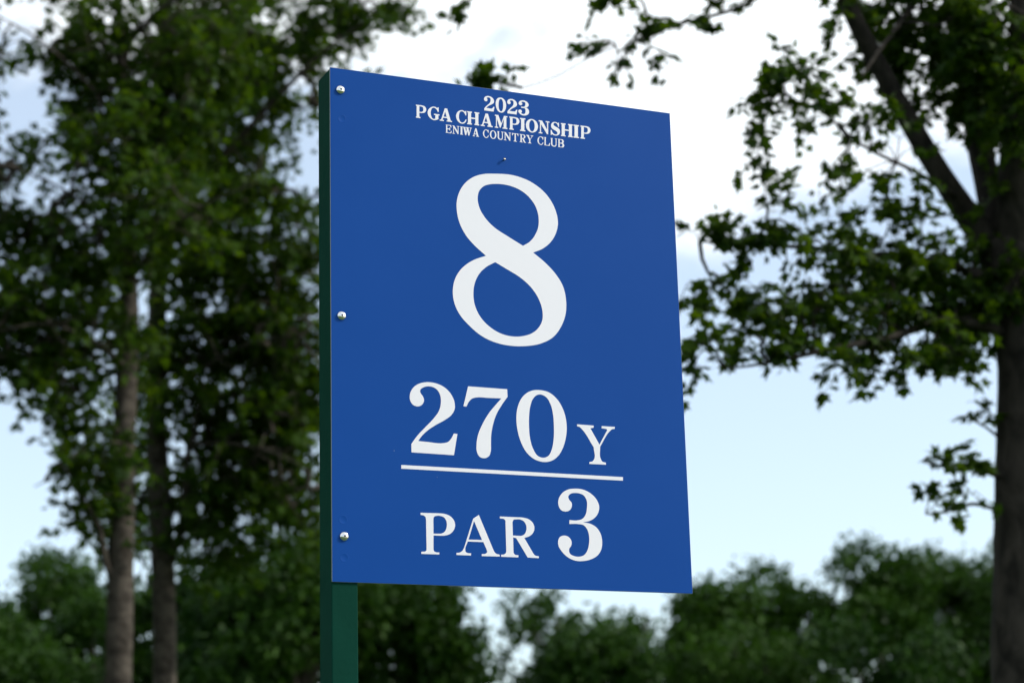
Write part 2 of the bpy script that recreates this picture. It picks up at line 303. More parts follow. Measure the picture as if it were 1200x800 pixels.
def shapes(t, s, e):
    """upright serif capitals in a 100 x 100 box: t stem, s serif, e serif overhang"""
    S = 100 - s; D = {}
    def c(*a): return [(p[0], p[1], 1) for p in a]
    D['H'] = [c((0,0),(2*e+t,0),(2*e+t,s),(e+t,s),(e+t,46),(100-e-t,46),(100-e-t,s),(100-2*e-t,s),(100-2*e-t,0),(100,0),(100,s),(100-e,s),(100-e,S),(100,S),(100,100),(100-2*e-t,100),(100-2*e-t,S),(100-e-t,S),(100-e-t,55),(e+t,55),(e+t,S),(2*e+t,S),(2*e+t,100),(0,100),(0,S),(e,S),(e,s),(0,s))]
    q = 20
    D['I'] = [c((0,0),(100,0),(100,s),(100-q,s),(100-q,S),(100,S),(100,100),(0,100),(0,S),(q,S),(q,s),(0,s))]
    D['N'] = [c((0,100),(6+t,100),(79,34),(79,S),(66,S),(66,100),(100,100),(100,S),(88,S),(88,0),(78,0),(21,72),(21,s),(33,s),(33,0),(0,0),(0,s),(12,s),(12,S),(0,S))]
    D['M'] = [c((0,100),(27,100),(51,38),(74,100),(100,100),(100,S),(92,S),(92,s),(100,s),(100,0),(62,0),(62,s),(71,s),(71,76),(45,4),(40,4),(16,72),(16,s),(26,s),(26,0),(0,0),(0,s),(9,s),(9,S),(0,S))]
    D['E'] = [c((0,0),(93,0),(100,30),(92,30),(78,s),(e+t,s),(e+t,46),(58,46),(66,33),(73,33),(73,70),(66,70),(58,55),(e+t,55),(e+t,S),(72,S),(86,73),(94,73),(92,100),(0,100),(0,S),(e,S),(e,s),(0,s))]
    D['T'] = [c((0,100),(0,72),(7,72),(18,S),(50-t/2,S),(50-t/2,s),(26,s),(26,0),(74,0),(74,s),(50+t/2,s),(50+t/2,S),(82,S),(93,72),(100,72),(100,100))]
    D['L'] = [c((0,0),(94,0),(100,34),(92,34),(76,s),(e+t,s),(e+t,S),(2*e+t,S),(2*e+t,100),(0,100),(0,S),(e,S),(e,s),(0,s))]
    D['U'] = [[(0,100,1),(0,S,1),(e,S,1),(e,35,1),(e+4,14),(30,1),(52,-2),(74,2),(85,15),(88,35,1),(88,S,1),(100,S,1),(100,100,1),(64,100,1),(64,S,1),(78,S,1),(78,35,1),(73,17),(60,8),(50,8),(e+t+4,16),(e+t,35,1),(e+t,S,1),(2*e+t,S,1),(2*e+t,100,1)]]
    D['W'] = [c((0,100),(0,S),(6,S),(27,0),(36,0),(49,55),(62,0),(71,0),(93,S),(100,S),(100,100),(75,100),(75,S),(86,S),(73,36),(61,S),(68,S),(68,100),(35,100),(35,S),(40,S),(44,74),(38,40),(26,S),(32,S),(32,100))]
    D['C'] = [[(98,66,1),(98,100,1),(91,100,1),(86,93,1),(70,101),(52,102),(25,92),(6,72),(0,50),(6,28),(25,8),(52,-2),(78,3),(92,15),(100,32,1),(93,34,1),(82,17),(66,7),(54,6),(t+12,15),(t+4,32),(t+1,50),(t+4,70),(t+13,88),(56,95),(72,90),(85,78),(91,66,1)]]
    D['G'] = [[(93,66,1),(93,100,1),(86,100,1),(81,93,1),(66,101),(50,102),(25,92),(6,72),(0,50),(6,28),(25,8),(50,-2),(74,2),(91,10,1),(91,39,1),(100,39,1),(100,47,1),(54,47,1),(54,39,1),(91-t,39,1),(91-t,12,1),(58,6),(50,6),(t+11,14),(t+3,32),(t,50),(t+3,70),(t+12,88),(52,95),(68,90),(80,78),(86,66,1)]]
    el = lambda x0, x1, y0, y1: [((x0+x1)/2 + (x1-x0)/2*math.cos(a), (y0+y1)/2 + (y1-y0)/2*math.sin(a)) for a in np.arange(16) * math.pi / 8]
    D['O'] = [el(0, 100, -2, 102), el(t+1, 99-t, 5, 95)]
    D['A'] = [c((41,100),(60,100),(90,s),(100,s),(100,0),(57,0),(57,s),(66,s),(60,26),(27,26),(21,s),(33,s),(33,0),(0,0),(0,s),(11,s)), c((30,34),(57,34),(44,74))]
    D['P'] = [[(0,0,1),(2*e+t+4,0,1),(2*e+t+4,s,1),(e+t,s,1),(e+t,41,1),(60,41,1),(88,50),(100,71),(88,93),(60,100,1),(0,100,1),(0,S,1),(e,S,1),(e,s,1),(0,s,1)],
              [(e+t,S,1),(52,S,1),(68,87),(73,71),(68,55),(52,48,1),(e+t,48,1)]]
    D['S'] = [[(88,68,1),(88,100,1),(81,100,1),(77,94,1),(62,101),(45,102),(18,95),(4,76),(8,56),(30,43),(58,33),(72,23),(70,11),(52,5),(30,10),(15,22),(8,36,1),(0,36,1),(0,-1,1),(8,-1,1),(13,6,1),(30,0),(52,-2),(82,5),(99,26),(95,46),(74,59),(45,69),(29,79),(31,90),(46,96),(62,93),(75,82),(81,68,1)]]
    D['B'] = [[(0,0,1),(58,0,1),(85,5),(99,26),(90,46),(70,52,1),(86,60),(92,76),(82,94),(56,100,1),(0,100,1),(0,S,1),(e,S,1),(e,s,1),(0,s,1)],
              [(e+t,S,1),(48,S,1),(62,88),(66,75),(62,61),(48,55,1),(e+t,55,1)], [(e+t,47,1),(50,47,1),(67,41),(72,27),(66,12),(50,s,1),(e+t,s,1)]]
    return {k: [smooth_path(q_, 4) for q_ in v] for k, v in D.items()}
BOLD = shapes(25, 8, 7); LIGHT = shapes(19, 6, 6)
def fatten(c, d, hole):
    q = np.array(c); a = np.roll(q, 1, 0); b_ = np.roll(q, -1, 0); area = (q[:, 0] * b_[:, 1] - b_[:, 0] * q[:, 1]).sum()
    e1 = q - a; e2 = b_ - q; n1 = np.stack([e1[:, 1], -e1[:, 0]], 1); n2 = np.stack([e2[:, 1], -e2[:, 0]], 1)
    n1 /= np.linalg.norm(n1, axis=1, keepdims=True) + 1e-12; n2 /= np.linalg.norm(n2, axis=1, keepdims=True) + 1e-12
    m_ = n1 + n2; m_ /= np.maximum(np.linalg.norm(m_, axis=1, keepdims=True), .9)
    return [tuple(v) for v in q + m_ * d * (1 if area > 0 else -1) * (-1 if hole else 1)]
def small(ch, x0, x1, base_line, height, lib, offset, label):
    """base_line(x) -> image y of the baseline; the glyph box is carried to the panel plane"""
    g = lib.get(ch) or UNIT[ch]; cs = []; sh = .035 * (x1 - x0); x0 += sh; x1 -= sh
    for c in g:
        o = []
        for gx, gy in c:
            x = x0 + (x1 - x0) * gx / 100; y = base_line(x) - height * gy / 100; u, v = on_panel(x, y); o.append((u, HT + v))
        cs.append(o)
    if offset: cs = [fatten(c, offset, i_ > 0) for i_, c in enumerate(cs)]
    glyph_object('numeral' if ch.isdigit() else 'letter', cs, label)
for ch, a, b in (('2',567.0,579.6),('0',580.6,593.3),('2',594.2,606.4),('3',607.2,620.1)):
    small(ch, a, b, lambda x: 129.4 + .126 * (x - 567), 17.0, {}, 0.00045, 'small white numeral %s of the year line' % ch)
for ch, a, b in (('P',487,499.8),('G',500.6,515.4),('A',514.8,530.2),('C',534,547),('H',546.9,562),('A',562.8,577.8),('M',579.4,595),('P',596.4,609),('I',609.2,615.8),('O',615.8,630.8),('N',630.8,644.2),('S',645,656.6),('H',656.8,671.6),('I',671.8,678.6),('P',679.9,692.3)):
    small(ch, a, b, lambda x: 137.9 + .1265 * (x - 487), 15.0, BOLD, 0.00015, 'bold white letter %s of the title line' % ch)
for ch, a, b in (('E',522.1,529.5),('N',529.9,538.4),('I',539,542.5),('W',542,553.2),('A',553.6,561.6),('C',565.7,572.8),('O',573.7,581.9),('U',582.5,590.2),('N',590.2,599.2),('T',599.8,607.6),('R',608.6,616.6),('Y',616.3,625.1),('C',629.6,636.9),('L',637.5,644.7),('U',645,653.2),('B',653.7,661.4)):
    small(ch, a, b, lambda x: 155.6 + .127 * (x - 522), 9.4, LIGHT, 0.0001, 'small white letter %s of the club line' % ch)

def lathe(profile, seg=24):
    bm = bmesh.new(); rings = []
    for r, z in profile:
        rings.append([bm.verts.new((r * math.cos(2*math.pi*k/seg), r * math.sin(2*math.pi*k/seg), z)) for k in range(seg)] if r > 0 else [bm.verts.new((0, 0, z))])
    for a, b in zip(rings, rings[1:]):
        for k in range(seg):
            k2 = (k + 1) % seg
            if len(a) > 1 and len(b) > 1: bm.faces.new((a[k], a[k2], b[k2], b[k]))
            elif len(b) == 1: bm.faces.new((a[k], a[k2], b[0]))
            else: bm.faces.new((a[0], b[k2], b[k]))
    bmesh.ops.recalc_face_normals(bm, faces=bm.faces); return bm
RS = 0.0079
head = lathe([(RS, 0.0), (RS, .0007)] + [(RS * math.cos(a), .0007 + .0042 * math.sin(a)) for a in np.linspace(.15, 1.35, 9)] + [(.0016, .0048)])
head_me = None
for px, py in ((398.8, 105.6), (400.2, 370.0), (403.2, 628.2)):
    x, y = on_panel(px, py)
    if head_me is None:
        s_ = bm_obj('screw', head, M['steel'], sign, smooth=True); head_me = s_.data
        sk = bm_obj('socket_shade_plug', lathe([(.0020, .0), (.0020, .00495), (.0, .0050)], 6), M['socket'], s_); sk_me = sk.data
    else:
        s_ = link(bpy.data.objects.new('screw', head_me), sign); sk = link(bpy.data.objects.new('socket_shade_plug', sk_me), s_)
    s_['label'] = 'round silver screw head near the left edge'
    s_.location = (x, HT + y, PT + .00002)
# filled screw holes, painted over
ring = lathe([(.0, .0), (.0062, .0), (.0066, .00010), (.0072, .00010), (.0076, .0)], 32)
ring_me = None
for px, py in ((403.3, 653.0), (402, 608.5), (400.6, 139)):
    x, y = on_panel(px, py)
    if ring_me is None: q = bm_obj('filled_hole', ring, M['blue'], sign, smooth=True); ring_me = q.data
    else: q = link(bpy.data.objects.new('filled_hole', ring_me), sign)
    q.location = (x, HT + y, PT + .00003)
x, y = on_panel(589.6, 188.3)
nb = lathe([(.0011, -.001), (.0011, .0045), (.0024, .0048), (.0026, .0058), (.0, .0064)], 12)
nl = bm_obj('nail', nb, M['nail'], sign, smooth=True, label='small nail sticking out above the 8'); nl.location = (x, HT + y, PT)
nl.rotation_euler = (math.radians(-18), math.radians(10), 0)

# ---------------------------------------------------------------- ground
gx = np.linspace(-1, 1, 121); gs = np.sign(gx) * (np.abs(gx) ** 2.2) * 900
XX, YY = np.meshgrid(gs, gs); rr = np.hypot(XX, YY)
ZZ = (np.sin(XX * .045 + 1) * np.cos(YY * .038) * .35 + np.sin(XX * .011) * np.sin(YY * .013 + 2) * 1.2) * np.clip((rr - 6) / 60, 0, 1)
V = np.stack([XX.ravel(), YY.ravel(), ZZ.ravel()], 1)
i = np.arange(120)[:, None] * 121 + np.arange(120)[None]; i = i.ravel()
Fq = np.stack([i, i + 1, i + 122, i + 121], 1)
m, n, l, b = new_mat('mown_grass'); b.inputs['Roughness'].default_value = .9
t = N('ShaderNodeTexCoord', n); z = N('ShaderNodeTexNoise', n); z.inputs['Scale'].default_value = 1.4; z.inputs['Detail'].default_value = 12; z.inputs['Roughness'].default_value = .7
l.new(t.outputs['Object'], z.inputs['Vector']); h = N('ShaderNodeMix', n, data_type='RGBA'); h.inputs[6].default_value = (.022, .05, .012, 1); h.inputs[7].default_value = (.055, .10, .022, 1)
l.new(z.outputs[0], h.inputs[0]); l.new(h.outputs[2], b.inputs['Base Color'])
bp = N('ShaderNodeBump', n); bp.inputs['Strength'].default_value = .8; z2 = N('ShaderNodeTexNoise', n); z2.inputs['Scale'].default_value = 60; l.new(t.outputs['Object'], z2.inputs['Vector']); l.new(z2.outputs[0], bp.inputs['Height']); l.new(bp.outputs[0], b.inputs['Normal'])
link(bpy.data.objects.new('ground', fast_mesh('ground', V, Fq, m, smooth=True)), None, kind='structure', label='mown green grass ground under the trees')

# ---------------------------------------------------------------- trees
def leaf_base(kind):
    if kind == 'maple':
        half = [(.40, -.04), (.27, .19), (.60, .50), (.21, .50)]
        o = [(0, 0)] + half + [(0, 1.02)] + [(-x, y) for x, y in reversed(half)]
        V = [(0, .24, .035)] + [(x, y, -.16 * abs(x) - .14 * max(0, y - .3) ** 1.5) for x, y in o]
        n_ = len(o); Fc = [(0, k + 1, (k + 1) % n_ + 1) for k in range(n_)]
        b0 = len(V); V += [(.012, .02, 0), (-.012, .02, 0), (0, -.42, .05)]; Fc.append((b0, b0 + 1, b0 + 2))
    else:
        o = [(0, 0), (.30, .28), (.27, .66), (0, 1), (-.27, .66), (-.30, .28)]
        V = [(x, y, -.25 * abs(x) - .12 * y * y) for x, y in o]
        Fc = [(0, 1, 5), (1, 2, 4), (1, 4, 5), (2, 3, 4)]
    return np.array(V, float), np.array(Fc, int)
LEAF = {k: leaf_base(k) for k in ('maple', 'oval')}
def norm(a): return a / (np.linalg.norm(a, axis=-1, keepdims=True) + 1e-9)
def leaf_frames(axis, nrm):
    y = norm(axis); x = norm(np.cross(y, nrm)); z = np.cross(x, y); return np.stack([x, y, z], -1)      # columns
def foliage_mesh(name, pos, Rm, size, kind, mat, tint, origin):
    V, Fc = LEAF[kind]; k = len(V)
    W_ = np.einsum('nij,kj->nki', Rm, V) * size[:, None, None] + (pos - origin)[:, None, :]
    FF = (Fc[None] + (np.arange(len(pos)) * k)[:, None, None]).reshape(-1, 3)
    return fast_mesh(name, W_.reshape(-1, 3), FF, mat, np.repeat(tint, k))
def tube(V, Fc, pts, rad, sides, rough=0.0):
    pts = np.asarray(pts, float); b0 = len(V); n_ = len(pts); ph = rng.uniform(0, 6.28)
    for i_ in range(n_):
        d = pts[min(i_ + 1, n_ - 1)] - pts[max(i_ - 1, 0)]; d = d / (np.linalg.norm(d) + 1e-9)
        ref = np.array([1, 0, 0.]) if abs(d[0]) < .8 else np.array([0, 1., 0])
        a = np.cross(d, ref); a /= np.linalg.norm(a); b_ = np.cross(d, a)
        for k in range(sides):
            an = 2 * math.pi * k / sides
            r = rad[i_] * (1 + rough * (math.sin(an * 2 + ph + i_ * .31) * .5 + math.sin(an * 3 - i_ * .53) * .35 + rng.uniform(-.35, .35)))
            V.append(pts[i_] + r * (math.cos(an) * a + math.sin(an) * b_))
    for i_ in range(n_ - 1):
        for k in range(sides):
            k2 = (k + 1) % sides; p = b0 + i_ * sides
            Fc.append((p + k, p + k2, p + sides + k2, p + sides + k))
def spline(pts, rad, step=.12):
    pts = np.asarray(pts, float); rad = np.asarray(rad, float); o, r = [], []
    for i_ in range(len(pts) - 1):
        p0 = pts[max(i_ - 1, 0)]; p1 = pts[i_]; p2 = pts[i_ + 1]; p3 = pts[min(i_ + 2, len(pts) - 1)]
        m_ = max(2, int(np.linalg.norm(p2 - p1) / step))
        for s in np.arange(m_) / m_:
            o.append(.5 * ((2 * p1) + (-p0 + p2) * s + (2*p0 - 5*p1 + 4*p2 - p3) * s*s + (-p0 + 3*p1 - 3*p2 + p3) * s**3)); r.append(rad[i_] + (rad[i_+1] - rad[i_]) * s)
    o.append(pts[-1]); r.append(rad[-1]); return np.array(o), np.array(r)
def limb(name, pts, rad, mat, root, origin, sides=14, rough=.07, step=.12, label=None):
    q, r = spline(pts, rad, step); V, Fc = [], []; tube(V, Fc, q - origin, r, sides, rough)
    me = fast_mesh(name, np.array(V), np.array(Fc), mat, smooth=True); link(bpy.data.objects.new(name, me), root, label=label); return q, r
def blobs(specs, D, f_density=1.0):
    """specs: (px, py, rx, ry, count[, depth radius px, depth offset]) -> cluster centres"""
    out = []
    for s in specs:
        cx, cy, rx, ry, cnt = s[:5]; rz = s[5] if len(s) > 5 else .5 * (rx + ry); dz = s[6] if len(s) > 6 else 0
        sc = D / F; c = P(cx, cy, D + dz)
        k = max(1, int(cnt * f_density)); d = rng.normal(size=(k, 3)); d = norm(d) * rng.uniform(0, 1, (k, 1)) ** .42
        out.append(c + d * np.array([rx, rz, ry]) * sc)
    return np.concatenate(out)
def grow(root, origin, skel, centres, D, size, mat, twig_mat, kind='maple', per=13, tlen=.30, singles=300, up=.9, spread=1.0, tri_tint=(0, 1), jitter=.7):
    """twigs join every cluster to the nearest wood; leaves stand along each cluster's twig"""
    nodes = [np.array(p) for p in skel]; ns = len(nodes); par = {}
    Nn = np.array(nodes); order = np.argsort([np.min(np.linalg.norm(Nn - c, axis=1)) for c in centres]); all_n = np.zeros((ns + len(centres), 3)); all_n[:ns] = Nn; cnt = ns
    for o_ in order:
        c = centres[o_]; d = np.linalg.norm(all_n[:cnt] - c, axis=1) + np.where(np.arange(cnt) < ns, 0, .05)
        par[cnt] = int(np.argmin(d)); all_n[cnt] = c; cnt += 1
    load = np.ones(cnt)
    for k in range(cnt - 1, ns - 1, -1):
        if par[k] >= ns: load[par[k]] += load[k]
    V, Fc = [], []; dirs = []
    for k in range(ns, cnt):
        a, b_ = all_n[par[k]], all_n[k]; L = np.linalg.norm(b_ - a) + 1e-6
        mid = (a + b_) / 2 + rng.normal(size=3) * L * .08 + np.array([0, 0, L * .07]); r1 = .0022 * load[k] ** .42 * spread; r0 = r1 * 1.35
        tube(V, Fc, [a, mid, b_], [r0, (r0 + r1) / 2, r1], 4)
        dd = (b_ - mid) / L * 2; dirs.append(dd)
    C_ = all_n[ns:cnt]; d = norm(norm(np.array(dirs)) + rng.normal(size=C_.shape) * .45 + np.array([0, 0, -.22])); n_ = len(C_)
    L = tlen * rng.uniform(.6, 1.3, (n_, 1)); ctint = rng.uniform(0, 1, n_) ** 1.6
    for k in range(n_):
        e = C_[k] + d[k] * L[k] + np.array([0, 0, -.18 * L[k, 0]]); tube(V, Fc, [C_[k], C_[k] + d[k] * L[k] * .5, e], [.002 * spread, .0014 * spread, .0008 * spread], 3) if False else tube(V, Fc, [C_[k], e], [.0022 * spread, .0010 * spread], 3)
    tw = [x if len(x) == 4 else x for x in Fc]; TF = np.array([t_ for q_ in tw for t_ in ((q_[0], q_[1], q_[2]), (q_[0], q_[2], q_[3]))])
    me = fast_mesh('twigs', np.array(V) - origin, TF, twig_mat); link(bpy.data.objects.new('twigs', me), root, kind='stuff')
    # leaves
    T = rng.uniform(0.0, 1.08, (n_, per)); side = norm(np.cross(d, np.array([0, 0, 1.0])))
    pos = C_[:, None] + d[:, None] * (L * T)[..., None] + np.array([0, 0, -1.0]) * (.18 * L * T**2)[..., None]
    sg = np.where(rng.uniform(size=(n_, per)) > .5, 1, -1)[..., None]
    ax = norm(side[:, None] * sg * .8 + d[:, None] * .55 + np.array([0, 0, -.35]) + rng.normal(size=pos.shape) * .45)
    pos = pos + ax * (tlen * .22) * rng.uniform(.2, 1.3, (n_, per, 1))
    nr = norm(np.array([0, 0, up]) + rng.normal(size=pos.shape) * jitter)
    pos = pos.reshape(-1, 3); ax = ax.reshape(-1, 3); nr = nr.reshape(-1, 3); Rm = leaf_frames(ax, nr)
    sz = size * rng.uniform(.5, 1.22, len(pos)); ti = np.clip(np.repeat(ctint, per) * .7 + rng.uniform(0, 1, len(pos)) ** 3 * .7, 0, 1.25)
    # the leaves that show largest become objects of their own
    ux, uy = project(pos); dep = (pos - CAM)[:, 1]; face = np.abs(np.einsum('ni,ni->n', Rm[:, :, 2], norm(pos - CAM)))
    show = (ux > 6) & (ux < 1194) & (uy > 6) & (uy < 794); score = np.where(show, sz / dep * (.35 + face), -1)
    pick = np.argsort(-score)[:singles]; pick = pick[score[pick] > 0]; rest = np.ones(len(pos), bool); rest[pick] = False
    me = foliage_mesh('foliage', pos[rest], Rm[rest], sz[rest], kind, mat, ti[rest], origin); link(bpy.data.objects.new('foliage', me), root, kind='stuff')
    if len(pick):
        Vb, Fb = LEAF[kind]; variants = [fast_mesh('leaf', Vb, Fb, mat, np.full(len(Vb), tv)) for tv in (.15, .35, .5, .7)]
        for q_ in pick:
            o = bpy.data.objects.new('leaf', variants[int(min(.99, ti[q_]) * 4)]); o.matrix_local = Matrix.Translation((pos[q_] - origin).tolist()) @ Matrix((Rm[q_] * sz[q_]).tolist()).to_4x4(); link(o, root)
    return len(pos)
total = 0
def PP(lst, D): return [P(x, y, D + (dz[0] if dz else 0)) for x, y, *dz in lst]
def px(r, D): return r * D / F

# --- big maple at the right
D = 9.0
org = np.array([*P(1203, 800, D)[:2], 0.0])
rt = empty('maple_tree', org, 'large dark maple at the right edge with a forked trunk and broad lobed leaves', 'tree')
base_pt = org + np.array([0.03, 0, -.3])
sk = []
q, r = limb('trunk', [base_pt, org + np.array([0, 0, .6]), P(1204, 800, D), P(1206, 600, D), P(1203, 430, D), P(1184, 330, D), P(1176, 285, D)], [px(58, D), px(46, D), px(42, D), px(40, D), px(35, D), px(34, D), px(31, D)], M['bark_r'], rt, org, 18, .06, .08); sk += list(q[::4])
for pts, rr_ in (([(1172, 300), (1148, 272), (1100, 200, -.1), (1050, 115, -.2), (1005, 30, -.3), (975, -40, -.4), (930, -150, -.5), (905, -260, -.6)], [22, 18, 14, 12, 10.5, 9.5, 7, 4]),
                 ([(1178, 300), (1160, 225, .1), (1143, 150, .2), (1130, 80, .3), (1112, -10, .4), (1095, -120, .5), (1085, -260, .6)], [22, 17, 15, 13, 11, 8, 5]),
                 ([(1188, 300), (1187, 240, -.1), (1192, 150, -.2), (1196, 60, -.25), (1200, -40, -.3), (1215, -180, -.3), (1225, -330, -.3)], [24, 20, 18, 16, 14, 10, 6])):
    q, r = limb('branch', PP(pts, D), [px(a, D) for a in rr_], M['bark_r'], rt, org, 12, .06, .08); sk += list(q[::3])
for pts, rr_ in (([(1190, 395), (1120, 375, -.2), (1040, 395, -.5), (960, 412, -.7), (900, 425, -.8), (850, 432, -.9)], [9, 6, 4.5, 3, 2, 1]),
                 ([(1170, 330), (1110, 310, -.2), (1030, 300, -.4), (940, 290, -.6), (870, 285, -.7), (820, 283, -.8)], [8, 6, 4.5, 3, 2, 1]),
                 ([(1120, 230, -.1), (1070, 200, -.5), (1010, 170, -.8), (960, 130, -.9), (915, 120, -1.0)], [4, 2.4, 1.8, 1.2, .6]),
                 ([(1175, 560), (1140, 548, -.2), (1100, 545, -.3), (1082, 540, -.4)], [3.5, 2.4, 1.6, .8]),
                 ([(1178, 600), (1140, 590, -.2), (1105, 600, -.3), (1085, 602, -.35)], [3, 2.2, 1.5, .8]),
                 ([(1180, 520), (1155, 500, -.1), (1135, 490, -.2)], [2.5, 1.6, .8]),
                 ([(975, -40, -.4), (930, -28, -.5), (880, 3, -.6), (845, 16, -.6), (809, 25, -.6), (775, 36, -.6), (745, 48, -.6), (722, 62, -.6)], [4, 3, 2.4, 2, 1.6, 1.2, .9, .6]),
                 ([(722, 55, -.6), (690, 68, -.6), (655, 88, -.6), (612, 103, -.6), (585, 98, -.6)], [.7, .6, .6, .6, .7]),
                 ([(905, -200, -.6), (800, -120, -.6), (700, -60, -.6), (620, -30, -.6), (560, -8, -.6)], [2.6, 2, 1.5, 1, .6]),
                 ([(1105, -40, .4), (1060, 20, -.2), (1030, 60, -.5), (1010, 90, -.7)], [5, 3.5, 2.5, 1])):
    q, r = limb('branch', PP(pts, D), [px(a, D) for a in rr_], M['bark_r'], rt, org, 7, .05, .06); sk += list(q[::3])
spec = [(1090, 20, 95, 55, 62, 90), (1150, 50, 60, 60, 50, 80, -.3), (1185, 120, 40, 60, 26, 60, -.4), (1130, 110, 50, 40, 14, 60), (1170, 150, 40, 50, 12, 60), (1180, 230, 30, 40, 8, 50),
        (1030, 60, 35, 40, 12, 40), (1000, 0, 30, 20, 6, 30, -.4),
        (925, 70, 32, 18, 7, 30, -1), (905, 112, 22, 22, 7, 25, -1), (950, 112, 30, 20, 7, 25, -1), (888, 160, 10, 34, 4, 10, -1), (903, 228, 22, 18, 4, 14, -1),
        (1000, 140, 28, 28, 7, 30, -.8), (985, 200, 18, 36, 5, 20, -.8), (1045, 190, 30, 34, 7, 30, -.6), (1050, 245, 45, 22, 8, 30, -.5), (1060, 120, 25, 30, 5, 30),
        (840, 275, 38, 15, 8, 20, -.8), (905, 280, 40, 22, 12, 30, -.8), (980, 285, 50, 28, 20, 40, -.6), (1050, 300, 55, 30, 26, 50, -.4), (1120, 320, 55, 38, 34, 60),
        (830, 335, 34, 22, 8, 20, -.8), (890, 350, 50, 25, 14, 30, -.8), (960, 355, 55, 28, 22, 40, -.6), (1040, 365, 60, 35, 34, 50, -.4), (1120, 375, 55, 28, 30, 60), (1178, 335, 32, 36, 22, 60),
        (825, 405, 30, 25, 8, 16, -.9), (890, 405, 40, 22, 9, 20, -.8), (960, 405, 40, 20, 10, 30, -.7), (1035, 408, 45, 16, 12, 30, -.5), (1110, 405, 40, 16, 10, 30, -.3), (990, 440, 16, 12, 2, 8, -.7),
        (1157, 480, 6, 6, 2, 8, -.1), (1092, 534, 8, 3, 1.6, 6, -.35), (1116, 536, 10, 3, 2.4, 8, -.3), (1145, 542, 12, 4, 2.4, 8, -.2), (1094, 590, 8, 3, 1.6, 6, -.35), (1116, 582, 10, 3, 2.4, 8, -.3), (1146, 578, 10, 4, 1.6, 8, -.2),
        (765, 26, 24, 9, 4, 12, -.6), (730, -4, 26, 6, 4, 12, -.6), (714, 50, 12, 10, 3, 10, -.6), (750, 56, 16, 10, 3, 12, -.6), (722, 64, 5, 4, 1.6, 6, -.6), (840, 8, 20, 4, 3, 8, -.6), (812, 22, 12, 4, 2, 8, -.6), (866, 6, 8, 3, 1.4, 6, -.6), (785, 30, 14, 5, 2, 8, -.6),
        (566, 92, 10, 5, 4, 8, -.6), (584, 94, 14, 5, 5, 8, -.6), (546, 0, 8, 4, 2.4, 8, -.6),
        # the crown above and beside the frame
        (1000, -160, 150, 110, 60, 150), (1180, -150, 170, 120, 90, 200), (1320, 60, 110, 160, 80, 160), (1330, 280, 100, 110, 50, 140), (1100, -330, 200, 110, 80, 200), (820, -130, 110, 50, 20, 80, -.5)]
spec = [(s[0], s[1], s[2], s[3], s[4] * (2.1 if s[0] > 1050 and s[1] < 130 else 1.6 if s[0] > 1100 or s[1] < -60 else 1.3 if s[1] < 520 else 1.3), *s[5:]) for s in spec]
C_ = blobs(spec, D)
total += grow(rt, org, sk, C_, D, .054, M['leaf_r'], M['bark_r'], 'maple', per=12, tlen=.12, spread=1.0)

# --- two tall trees at the left
def noise3(p, s, ph):
    return (np.sin(p[:, 0] * s + ph) * np.sin(p[:, 2] * s * 1.15 + ph * 2) + np.sin(p[:, 0] * s * 2.1 - p[:, 2] * s * 1.7 + ph * 3) * .6 + np.sin(p[:, 1] * s + p[:, 2] * s * 2.3) * .35)
VOIDS = [(258, 343, 22, 24), (345, 165, 30, 55), (285, 120, 16, 18), (155, 127, 10, 11), (40, 110, 40, 55), (20, 30, 30, 30), (75, 205, 22, 16), (30, 220, 25, 25), (350, 95, 22, 22), (365, 205, 18, 26), (205, 470, 13, 16),
         (205, 345, 12, 12), (110, 250, 18, 14), (362, 345, 14, 18), (20, 322, 16, 12), (82, 326, 16, 10), (10, 540, 50, 110), (60, 590, 40, 30), (362, 560, 14, 10), (230, 235, 10, 8), (320, 20, 26, 16), (430, 60, 60, 26), (325, 250, 14, 14), (60, 15, 22, 22)]
def carve(c, keep=.0):
    ux, uy = project(c); ok = np.ones(len(c), bool)
    for vx, vy, a, b_ in VOIDS: ok &= ((ux - vx) / a) ** 2 + ((uy - vy) / b_) ** 2 > rng.uniform(.75, 1.5, len(c))
    return c[ok]
D = 15.5
org = np.array([*P(139, 800, D)[:2], 0.0])
ta = empty('tall_tree', org, 'tall slim tree at the left, the nearer trunk left of its neighbour', 'tree', 'pair of tall trees left of the sign')
sk = []
q, r = limb('trunk', [org + np.array([-.02, 0, -.3]), org + np.array([0, 0, .6]), P(139, 800, D), P(142, 640, D), P(146, 500, D), P(151, 380, D), P(149, 250, D), P(146, 120, D), P(138, -20, D), P(142, -220, D), P(150, -480, D)],
              [px(20, D), px(17, D), px(15.5, D), px(15, D), px(13.5, D), px(12, D), px(8.5, D), px(6.5, D), px(5.5, D), px(4, D), px(1.5, D)], M['bark_l'], ta, org, 16, .05, .1); sk += list(q[::5][6:])
